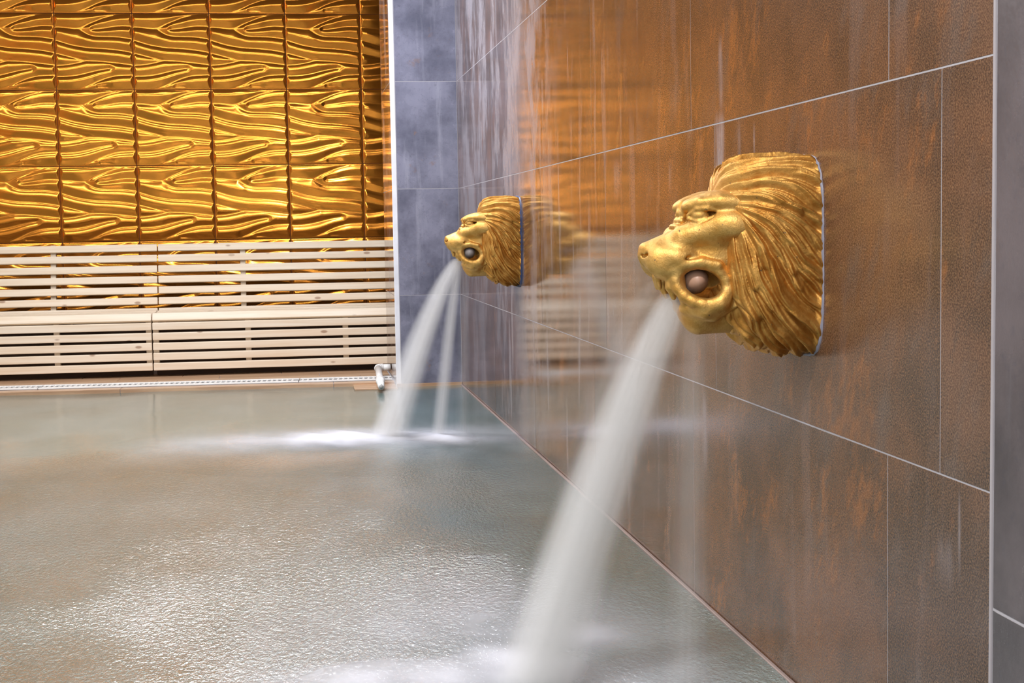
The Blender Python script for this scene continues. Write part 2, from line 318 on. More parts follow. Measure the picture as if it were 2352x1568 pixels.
def lion_face(f):
    P, S, Z = f.P, f.S, f.Z
    d = f.ell((140, 0, 55), (86, 84, 78))                                   # skull
    d = smin(d, f.ell((160, 0, 5), (78, 74, 62)), 18)                       # jaws root
    d = smin(d, f.cap((205, 0, 34), (284, 0, 14), 39, 27), 16)              # bridge of the nose
    d = smin(d, f.cap((232, 16, 20), (272, 16, 12), 32, 27), 12)
    d = smin(d, f.ell((258, 23, -2), (43, 27, 33), 0.15), 9)                # whisker pads
    d = smin(d, f.ell((232, 34, 6), (44, 30, 26), 0.25), 10)
    # cheekbone from beside the nose to the mane, with the hollow under it
    d = smin(d, f.chain([(232, 34, 46), (188, 58, 58), (140, 80, 64), (96, 92, 70)], [22, 24, 27, 26]), 16)
    d = smin(d, f.ell((150, 40, 70), (55, 62, 34)), 12)
    d = smax(d, -f.ell((158, 100, 22), (40, 20, 15), -0.2), 16)
    # brow lobes
    d = smin(d, f.ell((188, 33, 107), (42, 31, 20), -0.14), 6)
    d = smin(d, f.ell((150, 40, 108), (50, 50, 25), 0.05), 10)
    d = smin(d, f.ell((217, 18, 101), (15, 17, 15)), 6)
    d = smin(d, f.ell((226, 11, 90), (9, 11, 10)), 4)
    d = smin(d, f.ell((231, 12, 76), (8, 13, 7)), 4)
    d = smin(d, f.ell((240, 10, 66), (8, 16, 5)), 4)
    d = smax(d, -f.cap((232, 0, 112), (165, 0, 134), 7, 5), 6)              # furrow between the brows
    # eye socket, eyeball, lids
    d = smax(d, -f.ell((204, 62, 87), (30, 20, 14), 0.0), 5)
    d = smin(d, f.ell((202, 50, 86), (19, 16, 12), 0.0), 1.5)
    d = smin(d, f.chain([(225, 42, 86), (212, 58, 97), (194, 67, 98), (170, 72, 94)], [4, 4.5, 5, 4], 3), 2)
    d = smin(d, f.chain([(225, 44, 80), (210, 60, 74), (190, 68, 79), (168, 74, 91)], [4, 4.5, 5, 4], 3), 2)
    d = smin(d, f.chain([(227, 34, 101), (206, 55, 109), (170, 72, 111), (118, 88, 106)], [9, 10, 12, 13], 4), 6)
    # chin and lower jaw
    d = smin(d, f.ell((196, 0, -100), (40, 40, 26), 0.15), 10)
    d = smin(d, f.chain([(204, 26, -92), (180, 48, -94), (150, 66, -70), (132, 74, -40)], [17, 17, 18, 20]), 10)
    d = smin(d, f.cap((196, 0, -112), (120, 0, -96), 26, 40), 14)
    # mouth: opening through the side, core left in the middle
    hole = f.ell((205, 66, -37), (40, 52, 30), 0.1)
    d = smax(d, -hole, 5)
    d = smin(d, f.ell((190, 0, -40), (48, 22, 40)), 6)                       # tongue and palate close the middle
    # rolled lip around the opening
    ring = []
    for k in range(17):
        t = 2 * math.pi * k / 16
        p = 203 + 45 * math.cos(t)
        ring.append((p, 70 - 0.006 * max(p - 158, 0)**1.9, -40 + 38 * math.sin(t) + 0.16 * (p - 203)))
    d = smin(d, f.chain(ring, [11.5] * 17, 4), 4)
    # lower lip shelf that overhangs the chin, crease under it
    d = smin(d, f.chain([(226, 24, -86), (196, 56, -90), (170, 70, -76), (160, 74, -56)], [13, 16, 14, 10]), 6)
    d = smax(d, -f.chain([(150, 84, -2), (146, 86, -30), (146, 84, -56), (154, 80, -86)], [4, 5, 5, 4]), 5)
    d = smax(d, -f.chain([(224, 30, -110), (190, 66, -112), (160, 78, -98), (140, 84, -66)], [3.5, 4, 5, 4]), 4)
    # lip fold above the mouth
    d = smax(d, -f.chain([(252, 48, 2), (226, 63, 8), (200, 70, 9)], [2.5, 4.5, 2.5]), 4)
    d = smin(d, f.chain([(258, 40, -16), (236, 55, -4), (206, 68, 1), (176, 76, -6)], [8, 7, 7, 8]), 5)
    # canines and the front teeth
    d = smin(d, f.chain([(256, 28, -26), (257, 29, -46), (250, 27, -66)], [11, 9, 5]), 3)
    d = smin(d, f.chain([(240, 34, -30), (238, 36, -52), (230, 33, -72)], [10, 10, 10]), 4)
    d = smin(d, f.cap((276, 8, -28), (272, 8, -48), 7, 5), 3)
    # nose leather, nostrils, philtrum
    d = smin(d, f.ell((295, 0, 25), (14, 22, 12), 0.3), 3)
    d = smin(d, f.ell((291, 17, 21), (10, 9, 9)), 4)
    d = smax(d, -f.chain([(304, 12, 13), (297, 20, 11), (289, 24, 15)], [3.5, 4.5, 2.5]), 3)
    d = smax(d, -f.cap((306, 0, 8), (296, 0, -36), 3.5, 3.5), 4)
    d = smax(d, -f.chain([(300, 24, 16), (290, 27, 8), (286, 24, -6), (290, 18, -34)], [2.5, 3, 3, 2.5]), 3)
    return d

def lion_mane(f):
    P, S, Z = f.P, f.S, f.Z
    top, bot, wid = np.interp(P, *MT), np.interp(P, *MB), np.interp(P, *MW)
    zc, hh = (top + bot) / 2, (top - bot) / 2
    e = np.interp(P, [0, 60, 130], [4.6, 3.4, 2.5])
    r = ((np.abs(S) / wid)**e + (np.abs(Z - zc) / hh)**e)**(1 / e)
    d = (r - 1) * np.minimum(wid, hh) * 0.9
    return smax(d, P - 178, 10)

def vnoise(x, seed=0):
    i = np.floor(x); fr = x - i; fr = fr * fr * (3 - 2 * fr)
    h = lambda n: np.modf(np.abs(np.sin((n + seed * 17.3) * 12.9898) * 43758.5453))[0]
    return h(i) * (1 - fr) + h(i + 1) * fr
def vnoise2(x, y, seed=0):
    i, j = np.floor(x), np.floor(y); fx, fy = x - i, y - j
    fx, fy = fx * fx * (3 - 2 * fx), fy * fy * (3 - 2 * fy)
    h = lambda a, b: np.modf(np.abs(np.sin(a * 127.1 + b * 311.7 + seed * 74.7) * 43758.5453))[0]
    return (h(i, j) * (1 - fx) + h(i + 1, j) * fx) * (1 - fy) + (h(i, j + 1) * (1 - fx) + h(i + 1, j + 1) * fx) * fy

def strand_relief(p, s, z):
    """height of the carved locks: locks fan out from the temple, sweep back to the wall and hang down"""
    a = np.abs(s)
    top, bot, W = np.interp(p, *MT), np.interp(p, *MB), np.interp(p, *MW)
    hh, zc = (top - bot) / 2, (top + bot) / 2
    ze = zc + np.arctan2((z - zc) / hh, a / W) / (math.pi / 2) * 1.9 * hh      # unrolled round the section
    dx, dz = 160 - p, 118 - ze
    r = np.sqrt(dx * dx + dz * dz)
    ang = np.arctan2(dz, dx)
    low = ang - 0.0024 * r * np.cos(1.45 * ang)
    up = dz * 0.95 - 0.0024 * np.abs(dx) * 92 * np.exp(dz / 60) + 14 * np.sin(np.clip(dx, 0, 160) / 160 * math.pi) * np.clip(-dz / 60, 0, 1)
    psi = np.where(dz > 0, low * 92, up)
    psi = psi * 0.9 + 10 * np.sin(r / 55 + 1.2) * np.clip(r / 120, 0, 1)
    w = psi + 9.0 * (vnoise2(r / 60, psi / 45, 3) - 0.5) + 2.5 * (vnoise2(r / 20, psi / 12, 5) - 0.5)
    def locks(width, seed, tip0, tip1):
        q = w / width + 0.9 * vnoise(w / (width * 2.3), seed) + seed * 0.37
        i = np.floor(q); fb = q - i
        tip = tip0 + (tip1 - tip0) * vnoise(i * 7.31 + 0.5, seed + 4)
        half = 0.5 * np.sqrt(np.clip(1 - np.clip(r / tip, 0, 1)**5, 0, 1))
        u = (fb - 0.5) / np.maximum(half, 0.02)
        lean = np.where(u < 0.35, (u + 1) / 1.35, (1 - u) / 0.65)            # each lock leans over the next one
        prof = np.clip(lean, 0, 1)**0.7
        fq = q * 3.0 + 0.35 * np.sin(r / 22 + i * 2.1)
        prof = prof * (0.55 + 0.45 * np.abs(np.sin(np.pi * fq))**0.7)
        lift = 0.75 + 0.5 * vnoise(i * 3.7 + 0.5, seed + 9)
        return np.where(np.abs(u) < 1, prof * lift * np.clip((half - 0.06) * 4, 0, 1), 0.0)
    base = locks(21.0, 1, 900, 1000) * 17.0
    mid = locks(27.0, 2, 190, 330) * 17.0 + 1.0
    near = locks(22.0, 3, 110, 220) * 15.5 + 2.5
    hgt = np.maximum(base, mid)
    hgt = np.maximum(hgt, near - 0.5)
    return hgt - 12.0

def surface_nets(F, org, h):
    neg = F < 0
    c = [neg[i:F.shape[0] - 1 + i, j:F.shape[1] - 1 + j, k:F.shape[2] - 1 + k] for i in (0, 1) for j in (0, 1) for k in (0, 1)]
    n = sum(x.astype(np.int8) for x in c)
    act = (n > 0) & (n < 8)
    idx = np.full(act.shape, -1, np.int64); I = np.argwhere(act); idx[act] = np.arange(len(I))
    acc = np.zeros((len(I), 3)); cnt = np.zeros(len(I))
    corners = [(i, j, k) for i in (0, 1) for j in (0, 1) for k in (0, 1)]
    for a in corners:
        for ax in range(3):
            if a[ax]: continue
            b = list(a); b[ax] = 1
            fa = F[I[:, 0] + a[0], I[:, 1] + a[1], I[:, 2] + a[2]]; fb = F[I[:, 0] + b[0], I[:, 1] + b[1], I[:, 2] + b[2]]
            m = (fa < 0) != (fb < 0)
            t = np.where(m, fa / np.where(m, fa - fb, 1), 0)
            q = np.tile(np.array(a, float), (len(I), 1)); q[:, ax] += t
            acc[m] += q[m]; cnt[m] += 1
    V = np.array(org) + (I + acc / cnt[:, None]) * h
    Q = []
    for ax in range(3):
        sl0 = [slice(None)] * 3; sl1 = [slice(None)] * 3; sl0[ax] = slice(0, -1); sl1[ax] = slice(1, None)
        A, B = neg[tuple(sl0)], neg[tuple(sl1)]
        E = np.argwhere(A != B)
        u, v = (ax + 1) % 3, (ax + 2) % 3
        E = E[(E[:, u] > 0) & (E[:, v] > 0) & (E[:, u] < F.shape[u] - 1) & (E[:, v] < F.shape[v] - 1)]
        inside = A[E[:, 0], E[:, 1], E[:, 2]]
        def cell(du, dv):
            C = E.copy(); C[:, u] += du; C[:, v] += dv
            return idx[C[:, 0], C[:, 1], C[:, 2]]
        q = np.stack([cell(-1, -1), cell(0, -1), cell(0, 0), cell(-1, 0)], 1)
        q[~inside] = q[~inside][:, ::-1]
        Q.append(q)
    return V, np.concatenate(Q)

def relax(V, Q, n, lam=0.5):
    for _ in range(n):
        S = np.zeros_like(V); C = np.zeros(len(V))
        for i in range(4):
            a, b = Q[:, i], Q[:, (i + 1) % 4]
            for (x, y) in ((a, b), (b, a)):
                for k in range(3): S[:, k] += np.bincount(x, V[y, k], len(V))
                C += np.bincount(x, minlength=len(V))
        V = V + lam * (S / np.maximum(C, 1)[:, None] - V)
    return V

def lion_meshes():
    """returns {part: (verts in metres, quads)}; x = outwards"""
    out = {}
    for part, h in (('mane', 1.5), ('face', 2.0)):
        lo, hi = ((-6, -156, -194), (190, 156, 212)) if part == 'mane' else ((88, -118, -148), (318, 118, 150))
        ns = int(math.ceil(hi[1] / h))
        p = np.arange(lo[0], hi[0], h); s = (np.arange(ns) + 0.5) * h; z = np.arange(lo[2], hi[2], h)
        P, S, Z = np.meshgrid(p, s, z, indexing='ij', sparse=True)
        f = Field(P, S, Z)
        if part == 'mane':
            F = lion_mane(f) + 0 * S
            m = np.abs(F) < 22
            Pm, Sm, Zm = (np.broadcast_to(q, F.shape)[m] for q in (P, S, Z))
            F[m] -= strand_relief(Pm, Sm, Zm) * np.clip((Pm + 2) / 12, 0, 1)
            F = np.clip(F, -22, 22)
            for it in range(1):
                for ax in range(3):
                    F[tuple(slice(1, -1) if q == ax else slice(None) for q in range(3))] = 0.25 * np.take(F, range(0, F.shape[ax] - 2), ax) + 0.5 * np.take(F, range(1, F.shape[ax] - 1), ax) + 0.25 * np.take(F, range(2, F.shape[ax]), ax)
            F = smax(F, -P + 0 * S + 0 * Z, 1)
        else:
            F = lion_face(f); F = smax(F, 92 - P + 0 * S + 0 * Z, 2)
        F = np.concatenate([F[:, ::-1], F], 1)
        V, Q = surface_nets(F, (p[0], -s[-1], z[0]), h)
        V = relax(V, Q, 2 if part == 'face' else 1)
        V[:, 0] = np.maximum(V[:, 0], 0)
        out[part] = (V / 1000, Q)
    return out

# ================================================================ room
YN, YF, XL = -1.6, 10.337, -3.95           # near wall, gold wall, left wall
H1, ROW = 0.521, 0.602                      # first joint above the water, course height
G = 0.0030                                  # joint width
D1, PA = 8.558, 0.376                       # pier: face and width
PNX, PNY = -0.284, 1.371                    # near pilaster: face and far edge
S = 'structure'
tag(box('ceiling', XL - .1, 0.2, YN - .1, YF + .1, CEIL, CEIL + .1, M['ceil']), kind=S)
tag(box('wall_left', XL - .1, XL, YN, YF, -1.0, CEIL, M['plaster']), kind=S)
tag(box('wall_near', XL - .1, 0.1, YN - .1, YN, -1.0, CEIL, M['plaster']), kind=S)

wi = tag(empty('fill_frame_1', (-2.15, YN, 1.75)), kind=S)  # frame made up around the added fill lamp
for nm, a in (('fill_frame_bar', (-1.36, -1.30, -.71, .71)), ('fill_frame_bar', (1.30, 1.36, -.71, .71)), ('fill_frame_bar', (-1.30, 1.30, .65, .71)), ('fill_frame_bar', (-1.30, 1.30, -.71, -.65))):
    link(nm, bm_mesh(box_bm(a[0], a[1], 0.001, 0.05, a[2], a[3], 0.004), nm, M['trim']), wi)

G = 0.0027
def tile_mesh(name, w, h, t, m, axis):
    """tile whose face lies at 0 on its axis; origin at its lower corner"""
    b = box_bm(0, t, G / 2, w - G / 2, G / 2, h - G / 2, 0.0004) if axis == 'x' else box_bm(G / 2, w - G / 2, 0, t, G / 2, h - G / 2, 0.0004)
    return bm_mesh(b, name, m)
cache = {}
def tile(parent, x, y, z, w, h, axis, m, t=0.010):
    k = (round(w, 4), round(h, 4), axis, m.name)
    if k not in cache: cache[k] = tile_mesh('tile', w, h, t, m, axis)
    o = link('tile', cache[k], parent); o.location = (x, y, z); return o

wr = tag(box('wall_right', 0.0005, 0.12, YN, YF, -1.0, CEIL, M['grout']), kind=S)
rows = [(H1 + ROW * k, (2.318 if (k % 2) else 2.1187)) for k in (-2, -1, 0, 1, 2, 3)]
for zb, y0 in rows:
    h = min(ROW, CEIL - zb)
    y = y0 - 1.202 * 4
    while y < D1:
        a, b = max(y, PNY - 0.6), min(y + 1.202, D1)
        if b - a > 0.02: tile(wr, 0, a, zb, b - a, h, 'x', M['rust'])
        y += 1.202

# far pier: front tiles grey, side tiles of the brown kind, white corner strip
wp = tag(box('wall_pier', -PA + .0005, 0.0, D1 + .0005, 9.38, -1.0, CEIL, M['grout']), kind=S)
for zb, y0 in rows:
    h = min(ROW, CEIL - zb)
    tile(wp, -PA + 0.028, D1, zb, PA - 0.028, h, 'y', M['grey'])
    o = tile(wp, -PA, D1 + 0.004, zb, 9.38 - D1 - .004, h, 'x', M['rust'])
tag(box('trim_1', -PA - 0.001, -PA + 0.027, D1 - 0.003, D1 + 0.010, -0.02, CEIL, M['trim'], bev=0.002), kind=S)

# near pilaster at the right edge of the frame
wn = tag(box('wall_pilaster', PNX + 0.0005, 0.0, YN, PNY - 0.001, -1.0, CEIL, M['grout']), kind=S)
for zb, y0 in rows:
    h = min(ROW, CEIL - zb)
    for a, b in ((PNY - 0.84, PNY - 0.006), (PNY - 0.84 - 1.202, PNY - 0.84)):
        tile(wn, PNX, a, zb, b - a, h, 'x', M['grey_shaded'], 0.008)  # pier's grey tile, with the dimmer light here put into its colour
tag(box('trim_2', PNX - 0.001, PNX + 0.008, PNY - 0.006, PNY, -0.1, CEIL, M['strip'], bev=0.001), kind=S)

# ---- gold wall: every panel carries the same pressed relief
def panel_height(n):
    X0, X1, Y0, Y1 = 15.0, 915.0, 165.0, 1065.0
    cr = [[(0, 230), (60, 230), (200, 240), (350, 205), (520, 180), (700, 166)],
          [(455, 342), (520, 300), (600, 250), (720, 215), (930, 214)], [(455, 342), (540, 365), (650, 366), (780, 345), (930, 358)],
          [(0, 372), (40, 385), (150, 425), (300, 465), (450, 485), (600, 485), (750, 490), (930, 518)],
          [(0, 528), (40, 540), (200, 590), (400, 630), (600, 640), (750, 650), (930, 685)],
          [(0, 685), (40, 690), (200, 714), (365, 722)],
          [(0, 822), (40, 820), (200, 805), (350, 775), (500, 768), (600, 775), (680, 795), (750, 824), (930, 822)],
          [(0, 978), (40, 975), (200, 970), (350, 940), (500, 890), (600, 855), (750, 828)],
          [(520, 1028), (590, 998), (650, 978), (750, 962), (930, 956)]]
    va = [[(0, 325), (120, 330), (250, 345), (310, 348), (400, 295), (600, 212), (770, 176), (930, 168)],
          [(470, 348), (600, 336), (750, 310), (930, 315)],
          [(310, 348), (370, 400), (450, 432), (600, 436), (750, 440), (930, 468)],
          [(0, 470), (200, 535), (400, 570), (600, 580), (780, 600), (930, 630)],
          [(0, 628), (60, 640), (200, 678), (370, 722), (520, 725), (700, 745), (930, 774)],
          [(0, 776), (120, 772), (240, 752), (370, 722)],
          [(0, 905), (150, 905), (300, 885), (450, 845), (560, 822), (640, 812)],
          [(0, 1052), (200, 1056), (300, 1050), (400, 1010), (550, 940), (700, 897), (930, 888)],
          [(0, 1066), (930, 1066)], [(500, 1034), (560, 1030), (680, 1055), (930, 1062)], [(0, 164), (930, 164)]]
    g = np.linspace(0, 1, n)
    U, V = np.meshgrid(X0 + g * (X1 - X0), Y0 + g * (Y1 - Y0), indexing='ij')
    def dist(lines):
        d = np.full(U.shape, 1e9)
        for L in lines:
            P = np.array(L, float); xs = np.arange(P[0, 0], P[-1, 0] + 1, 12.0)
            # smooth the hand-picked points before measuring
            ys = np.interp(xs, P[:, 0], P[:, 1]); k = 5
            yp = np.concatenate([np.full(k, ys[0]), ys, np.full(k, ys[-1])]); yp[:k] += (ys[0] - ys[1]) * np.arange(k, 0, -1); yp[-k:] += (ys[-1] - ys[-2]) * np.arange(1, k + 1)
            ys = np.convolve(yp, np.ones(2 * k + 1) / (2 * k + 1), 'valid')
            for a, b, c, e in zip(xs[:-1], ys[:-1], xs[1:], ys[1:]):
                t = np.clip(((U - a) * (c - a) + (V - b) * (e - b)) / ((c - a)**2 + (e - b)**2), 0, 1)
                d = np.minimum(d, np.hypot(U - a - t * (c - a), V - b - t * (e - b)))
        return d
    dc, dv = dist(cr), dist(va)
    h = dv / np.maximum(dv + dc, 1e-6)
    up = np.gradient(h, axis=1) > 0                                          # face that looks up: bulged; face that looks down: straight
    h = np.where(up, 1 - (1 - h)**1.6, h)
    amp = np.clip((dv + dc) / 75.0, 0.10, 1.0)
    h = h * amp
    e = np.minimum(g, 1 - g); ex = np.clip((e - 0.0085) / 0.040, 0, 1)[:, None]; ez = np.clip((e - 0.0085) / 0.012, 0, 1)[None, :]
    k = np.array([1, 2, 1]) / 4.0
    for it in range(2):
        h = np.apply_along_axis(lambda q: np.convolve(np.pad(q, 1, 'edge'), k, 'valid'), 0, h); h = np.apply_along_axis(lambda q: np.convolve(np.pad(q, 1, 'edge'), k, 'valid'), 1, h)
    return np.minimum(h, 1.3 * ex) * ez
PN = 121
PH = panel_height(PN)
def panel_mesh(umax=1.0):
    nu = int(round((PN - 1) * umax)) + 1
    g = np.linspace(0, 1, PN); gap = 0.0012
    X, Z = np.meshgrid(gap + g[:nu] * (0.5 - 2 * gap), -(gap + g * (0.5 - 2 * gap)), indexing='ij')
    Vt = np.stack([X, -0.004 - 0.0140 * PH[:nu], Z], -1).reshape(-1, 3)
    i = np.arange(nu - 1)[:, None] * PN + np.arange(PN - 1)[None, :]
    Q = np.stack([i, i + 1, i + PN + 1, i + PN], -1).reshape(-1, 4)
    # thin rim back to the wall
    rim = np.concatenate([np.arange(PN), np.arange(1, nu) * PN + PN - 1, (nu - 1) * PN + np.arange(PN - 2, -1, -1), np.arange(nu - 2, 0, -1) * PN])
    B = Vt[rim].copy(); B[:, 1] = 0
    j = np.arange(len(rim)); k = (j + 1) % len(rim)
    R = np.stack([rim[j], rim[k], k + len(Vt), j + len(Vt)], 1)[:, ::-1]
    return np_mesh('wall_panel', np.concatenate([Vt, B]), np.concatenate([Q, R])[:, ::-1], M['gold'])
wf = tag(box('wall_far', XL, 0.0, YF, YF + 0.1, -1.0, CEIL, M['backing']), kind=S)
full, part = panel_mesh(), panel_mesh(0.89)
for c in range(-1, 7):
    for r_ in range(5):
        o = link('wall_panel', part if c < 0 else full, wf); o.location = (-0.45 - 0.5 * (c + 1), YF, 2.845 - 0.5 * r_)

# ---- deck behind the pool
ZD = 0.020
def edge_y(x): return 8.66 + (x + 0.6) * (-0.043)                            # front edge of the deck, a little askew
fl = bmesh.new()
vs = [(XL, edge_y(XL)), (-PA, edge_y(-PA)), (-PA, YF), (XL, YF)]
top = [fl.verts.new((x, y, ZD - 0.004)) for x, y in vs]; bo = [fl.verts.new((x, y, -1.0)) for x, y in vs]
fl.faces.new(top); fl.faces.new(bo[::-1])
for i in range(4): fl.faces.new((top[i], bo[i], bo[(i + 1) % 4], top[(i + 1) % 4]))
floor = tag(link('floor', bm_mesh(fl, 'floor', M['grout'])), kind=S)
tag(box('floor_side', XL, -3.62, YN, edge_y(-3.7), -1.0, ZD, M['deck']), kind=S)
tag(box('floor_basin', XL, 0.1, YN, YF, -1.1, -1.0, M['basin']), kind=S)
# border tiles in front of the drain (skewed with the edge), then two rows of plank tiles running back under the bench
sk = math.atan(-0.043)
def deck_row(ya, yb, x0, x1, w, off, skew=True, low=0.012):
    x = x1 - off
    while x > x0:
        a, b = max(x - w, x0), min(x, x1)
        if b - a > 0.02:
            m_ = bm_mesh(box_bm(a + .0015, b - .0015, ya + .0012, yb - .0012, ZD - low, ZD, 0.001), 'floor_tile', M['deck'])
            if skew:
                for v in m_.vertices: v.co.y += (v.co.x + 0.6) * -0.043
            link('floor_tile', m_, floor)
        x -= w
    if off > 0.02:
        m_ = bm_mesh(box_bm(x1 - off + .0015, x1 - .0015, ya + .0012, yb - .0012, ZD - low, ZD, 0.001), 'floor_tile', M['deck'])
        if skew:
            for v in m_.vertices: v.co.y += (v.co.x + 0.6) * -0.043
        link('floor_tile', m_, floor)
deck_row(8.652, 8.76, XL + .12, -PA - .004, 1.2, 0.35, low=0.10)
deck_row(8.955, 9.13, XL + .12, -PA - .004, 0.6, 0.18)
deck_row(9.13, 9.33, XL + .12, -PA - .004, 0.6, 0.42)
deck_row(9.33, 9.55, XL + .12, -PA - .004, 0.6, 0.05)
tag(box('trim_3', -0.62, -PA - 0.003, 8.42, 8.655, -0.12, 0.010, M['deck'], bev=0.002), kind=S)      # slab at the pier's foot
tag(box('trim_4', -PA + 0.002, -0.001, D1 - 0.016, D1 - 0.003, -0.12, 0.018, M['deck'], bev=0.001), kind=S)
tag(box('trim_5', -0.010, -0.0005, PNY, D1 - 0.016, -0.03, 0.005, M['bead'], bev=0.002), kind=S)     # bead along the water line

# ---- water
bmw = bmesh.new(); bmesh.ops.create_grid(bmw, x_segments=60, y_segments=140, size=1)
for v in bmw.verts:
    y = (v.co.y + 1) / 2; x = (v.co.x + 1) / 2
    X_ = -3.62 + x * 3.62; Y_ = 0.2 + y * 8.6
    v.co = Vector((X_, Y_, 0.0012 * math.sin(X_ * 7 + Y_ * 3) + 0.001 * math.sin(Y_ * 9 - X_ * 4)))
water = tag(link('pool_water', bm_mesh(bmw, 'pool_water', M['water'], True)), 'still murky grey green pool water lapping the brown tiled wall', 'water', kind='stuff')

def foam(label, cx, cy, rx, ry, peak, lobes, z=0.006):
    n_r, n_a = 22, 64; bm = bmesh.new(); vals = []
    rng = random.Random(int(abs(cx * 1000)))
    rings = []
    for i in range(n_r + 1):
        rr = i / n_r; row = []
        for j in range(n_a if i else 1):
            a = j * 2 * math.pi / n_a
            x, y = rr * rx * math.cos(a), rr * ry * math.sin(a)
            c = 0
            for lx, ly, s1, s2, am in lobes: c = max(c, am * math.exp(-((x - lx) / s1)**2 - ((y - ly) / s2)**2))
            c *= (1 - rr**3)
            v = bm.verts.new((x, y, z + 0.02 * c * (0.7 + 0.3 * math.sin(x * 31 + y * 23)))); row.append(v); vals.append(c * peak)
        rings.append(row)
    for j in range(n_a): bm.faces.new((rings[0][0], rings[1][j], rings[1][(j + 1) % n_a]))
    for A, B in zip(rings[1:], rings[2:]):
        for j in range(n_a): bm.faces.new((A[j], B[j], B[(j + 1) % n_a], A[(j + 1) % n_a]))
    me = bm_mesh(bm, 'foam', M['foam'], True)
    at = me.attributes.new('cover', 'FLOAT', 'POINT'); at.data.foreach_set('value', vals)
    o = link('foam', me); o.location = (cx, cy, 0); return tag(o, label, 'foam', kind='stuff')
foam('wide white foam where the jets of the distant lion strike the water', -0.62, 6.38, 1.15, 0.95, 1.0,
     [(-0.18, 0.06, 0.26, 0.26, 1.0), (0.02, 0.02, 0.28, 0.28, .7), (0.27, -0.03, 0.15, 0.20, 0.95), (-0.45, 0.05, 0.6, 0.32, 0.42), (0.3, 0.05, 0.45, 0.30, 0.42), (0.0, -0.2, 0.8, 0.5, 0.14)])
foam('white foam around the foot of the nearest jet at the bottom edge', -0.60, 3.10, 0.60, 1.0, 1.0,
     [(-0.14, -0.16, 0.34, 0.15, 0.80), (0.07, -0.12, 0.16, 0.20, 0.85), (0.25, 0.06, 0.14, 0.16, 0.60), (0.1, 0.15, 0.5, 0.55, 0.36), (0.35, -0.3, 0.3, 0.3, 0.4)])

# ---- lamp under the water line on the right wall
pl = tag(empty('pool_light', (0, 5.60, -0.090)), 'round pool lamp glowing under water below the right wall', 'lamp')
b = bmesh.new(); bmesh.ops.create_cone(b, cap_ends=True, segments=40, radius1=0.085, radius2=0.075, depth=0.012, matrix=Matrix.Rotation(-math.pi / 2, 4, 'Y'))
o = link('rim', bm_mesh(b, 'rim', M['trim']), pl); o.location = (-0.006, 0, 0)
N = NT('lamp_glow'); N.p(color=(0.8, 0.9, 0.85), emit=(0.75, 1.0, 0.9), estr=20.0)
b = bmesh.new(); bmesh.ops.create_uvsphere(b, u_segments=28, v_segments=12, radius=0.068)
for v in b.verts: v.co.x *= 0.7
o = link('lens', bm_mesh(b, 'lens', N.m, True), pl); o.location = (-0.012, 0, 0)

# ================================================================ slatted benches
def slat_mesh(name, length, h, t):
    return bm_mesh(box_bm(-length / 2, length / 2, -t / 2, t / 2, -h / 2, h / 2, 0.005, 2), name, M['wood'])
def bench(label, x0, x1, posts_front, posts_back):
    root = tag(empty('slatted_bench', ((x0 + x1) / 2, 9.60, ZD)), label, 'bench', 'slatted wooden benches along the gold wall')
    L_ = x1 - x0; me = slat_mesh('slat', L_ - 0.002, 0.0455, 0.024); wide = slat_mesh('seat_slat', L_ - 0.002, 0.068, 0.024)
    def put(name, mesh, y, z, tilt):
        o = link(name, mesh, root); o.location = (0, y - 9.60, z - ZD); o.rotation_euler = (tilt, 0, 0); return o
    for k in range(5): put('front_slat', me, 9.40, 0.0825 + 0.0617 * k, 0)
    put('nose_slat', slat_mesh('nose_slat', L_ - 0.002, 0.050, 0.030), 9.415, 0.3815, math.radians(-26))
    for k in range(5): put('seat_slat', wide, 9.485 + 0.083 * k, 0.3935 - 0.003 * k * (4 - k) / 2, math.radians(90))
    for k in range(7): put('back_slat', me, 9.885 + 0.0165 * k, 0.3945 + 0.0679 * k, math.radians(-13))
    for x in posts_front:
        link('front_post', bm_mesh(box_bm(x - .017, x + .017, 9.4135, 9.4535, 0.062, 0.372, 0.002), 'front_post', M['wood']), root).location = -root.location
        link('seat_rail', bm_mesh(box_bm(x - .017, x + .017, 9.4540, 9.905, 0.325, 0.380, 0.002), 'seat_rail', M['wood']), root).location = -root.location
    link('shade_board', bm_mesh(box_bm(x0 + .01, x1 - .01, 9.51, 9.53, ZD, 0.3245), 'shade_board', M['shade_board']), root).location = -root.location  # dark board put in for the shade behind and below the slats
    for x in posts_back:
        bm = box_bm(x - .017, x + .017, -.020, .020, -.24, .23, 0.002)
        o = link('back_post', bm_mesh(bm, 'back_post', M['wood']), root); o.location = (x - (x0 + x1) / 2, 9.975 - 9.60, 0.6 - ZD); o.rotation_euler = (math.radians(-13), 0, 0)
        link('foot', bm_mesh(box_bm(x - .017, x + .017, 9.885, 9.925, ZD, 0.3245, 0.002), 'foot', M['wood']), root).location = -root.location
bench('pale pine slatted bench running out of the left edge of the picture', -3.23, -1.8065, (-3.1, -2.372, -1.826), (-3.1, -2.362, -1.826))
bench('pale pine slatted bench whose right end meets the grey pier', -1.8025, -0.330, (-1.783, -1.227, -0.629), (-1.779, -1.230, -0.632))

